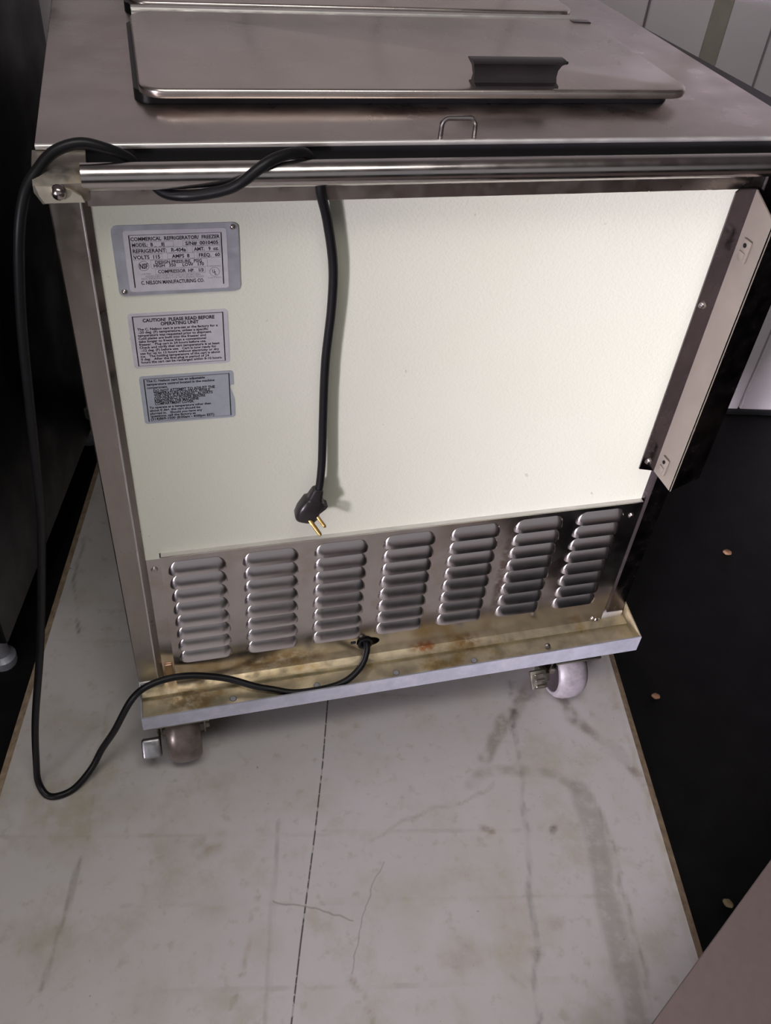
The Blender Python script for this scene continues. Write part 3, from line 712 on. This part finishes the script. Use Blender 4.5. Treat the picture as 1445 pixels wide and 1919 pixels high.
# moulded plug, hanging slightly askew
pm = Matrix.Translation((-.1200, -.0195, .4830)) @ Matrix.Rotation(R(17), 4, 'Y')
mb = MB()
sect = [(0, .0050, .0050), (-.002, .0066, .0062), (-.012, .0085, .0075), (-.0145, .0100, .0085), (-.016, .0125, .0098), (-.030, .0140, .0104), (-.040, .0142, .0104), (-.0455, .0120, .0092), (-.0475, .0085, .006)]
rings = []
for z, a, b in sect:
    o = []
    for k in range(20):
        t = 2 * PI * k / 20; cx_, sy_ = math.cos(t), math.sin(t)
        o.append(mb.bm.verts.new(pm @ Vector((a * math.copysign(abs(cx_) ** .6, cx_) - (.002 if z < -.016 else 0), b * math.copysign(abs(sy_) ** .6, sy_) - (.001 if z < -.013 else 0), z))))
    rings.append(o)
for A, Bq in zip(rings, rings[1:]):
    for k in range(20): mb.bm.faces.new((A[k], A[(k + 1) % 20], Bq[(k + 1) % 20], Bq[k]))
mb.bm.faces.new(rings[0][::-1]); mb.bm.faces.new(rings[-1])
mb2 = MB(); mb2.prism([pm @ Vector(p) for p in ((.0095, -.006, -.018), (.0175, -.006, -.0200), (.0165, -.006, -.0245), (.0115, -.006, -.0330))], (0, .011, 0))
plug = mb.build('plug', M['blackplastic'], cord, ang=60)
mb2.build('finger_grip', M['blackplastic'], plug)
d1 = Vector((.50, -.62, -.60)).normalized()
for (px, py, pz), L, r in (((.0015, -.010, -.041), .0215, .0024), ((.0085, -.008, -.0345), .0165, .0021)):
    p0 = pm @ Vector((px, py, pz)); mb = MB(); mb.tube([p0 - d1 * .004, p0 + d1 * (L - .003), p0 + d1 * (L - .001), p0 + d1 * L], [r, r, r * .8, r * .3], 10)
    tag(mb.build('prong', M['brass'], plug), label='brass prong')

# ------------------------------------------------------------------ dark appliance at the left
ap = empty('dark_steel_cabinet', (-.54, .153, 0), 'dark steel cabinet on short feet close beside the cart, past the cord', 'cabinet')
ap.rotation_euler = (0, 0, -R(13.1))
MB().box((-.62, 0, .085), (0, .645, .95), .006).build('cabinet_shell', M['darksteel'], ap, local=True)
MB().box((-.60, -.018, .10), (-.01, -.001, .93), .004).build('cabinet_door', M['darksteel'], ap, local=True)
for x in (-.035, -.585):
    for y in (.035, .60):
        f = MB(); f.lathe([(.0001, 0), (.020, 0), (.021, .004), (.021, .016), (.013, .022), (.013, .086)], 18, Matrix.Translation((x, y, 0))); f.build('foot', M['galv'], ap, local=True)

# ------------------------------------------------------------------ low table whose corner enters at the lower right
tt = math.atan2(.505, .863)
tb = empty('low_table', (.08107, -.56852, 0), 'pinkish tan low table, only one straight top edge seen at the lower right corner', 'table')
tb.rotation_euler = (0, 0, tt)
MB().box((-.30, -.62, .279), (.75, 0, .300), .0015).build('tabletop', M['tan'], tb, local=True)
for x in (-.22, .66):
    for y in (-.56, -.10): MB().box((x - .02, y - .02, 0), (x + .02, y + .02, .281), .003).build('leg', M['tanedge'], tb, local=True)

# ------------------------------------------------------------------ pebbles on the black floor
def pebble(x, y, r, rz, m, label):
    mb = MB(); bmesh.ops.create_icosphere(mb.bm, subdivisions=3, radius=1)
    for v in mb.bm.verts:
        k = 1 + .07 * math.sin(v.co.x * 5 + rz) * math.cos(v.co.y * 4)
        v.co = Vector((v.co.x * r * 1.35 * k, v.co.y * r * k, v.co.z * r * .75 * k + r * .75))
    o = mb.build('pebble', m, None, ang=80); o.location = (x, y, 0); o.rotation_euler = (0, 0, rz)
    return tag(o, label, 'pebble', 'pebbles on the black floor')
pebble(.731, .217, .0062, -.5, M['pebble'], 'reddish tan pebble alone on the black floor, farthest from the white sheet')
pebble(.4355, -.064, .0052, -.4, M['pebble'], 'reddish tan pebble on black floor just beside the white sheet near the wheel')
pebble(.3760, -.391, .0055, -.9, M['olive'], 'olive tan pebble on the black floor half hidden by the low table edge')
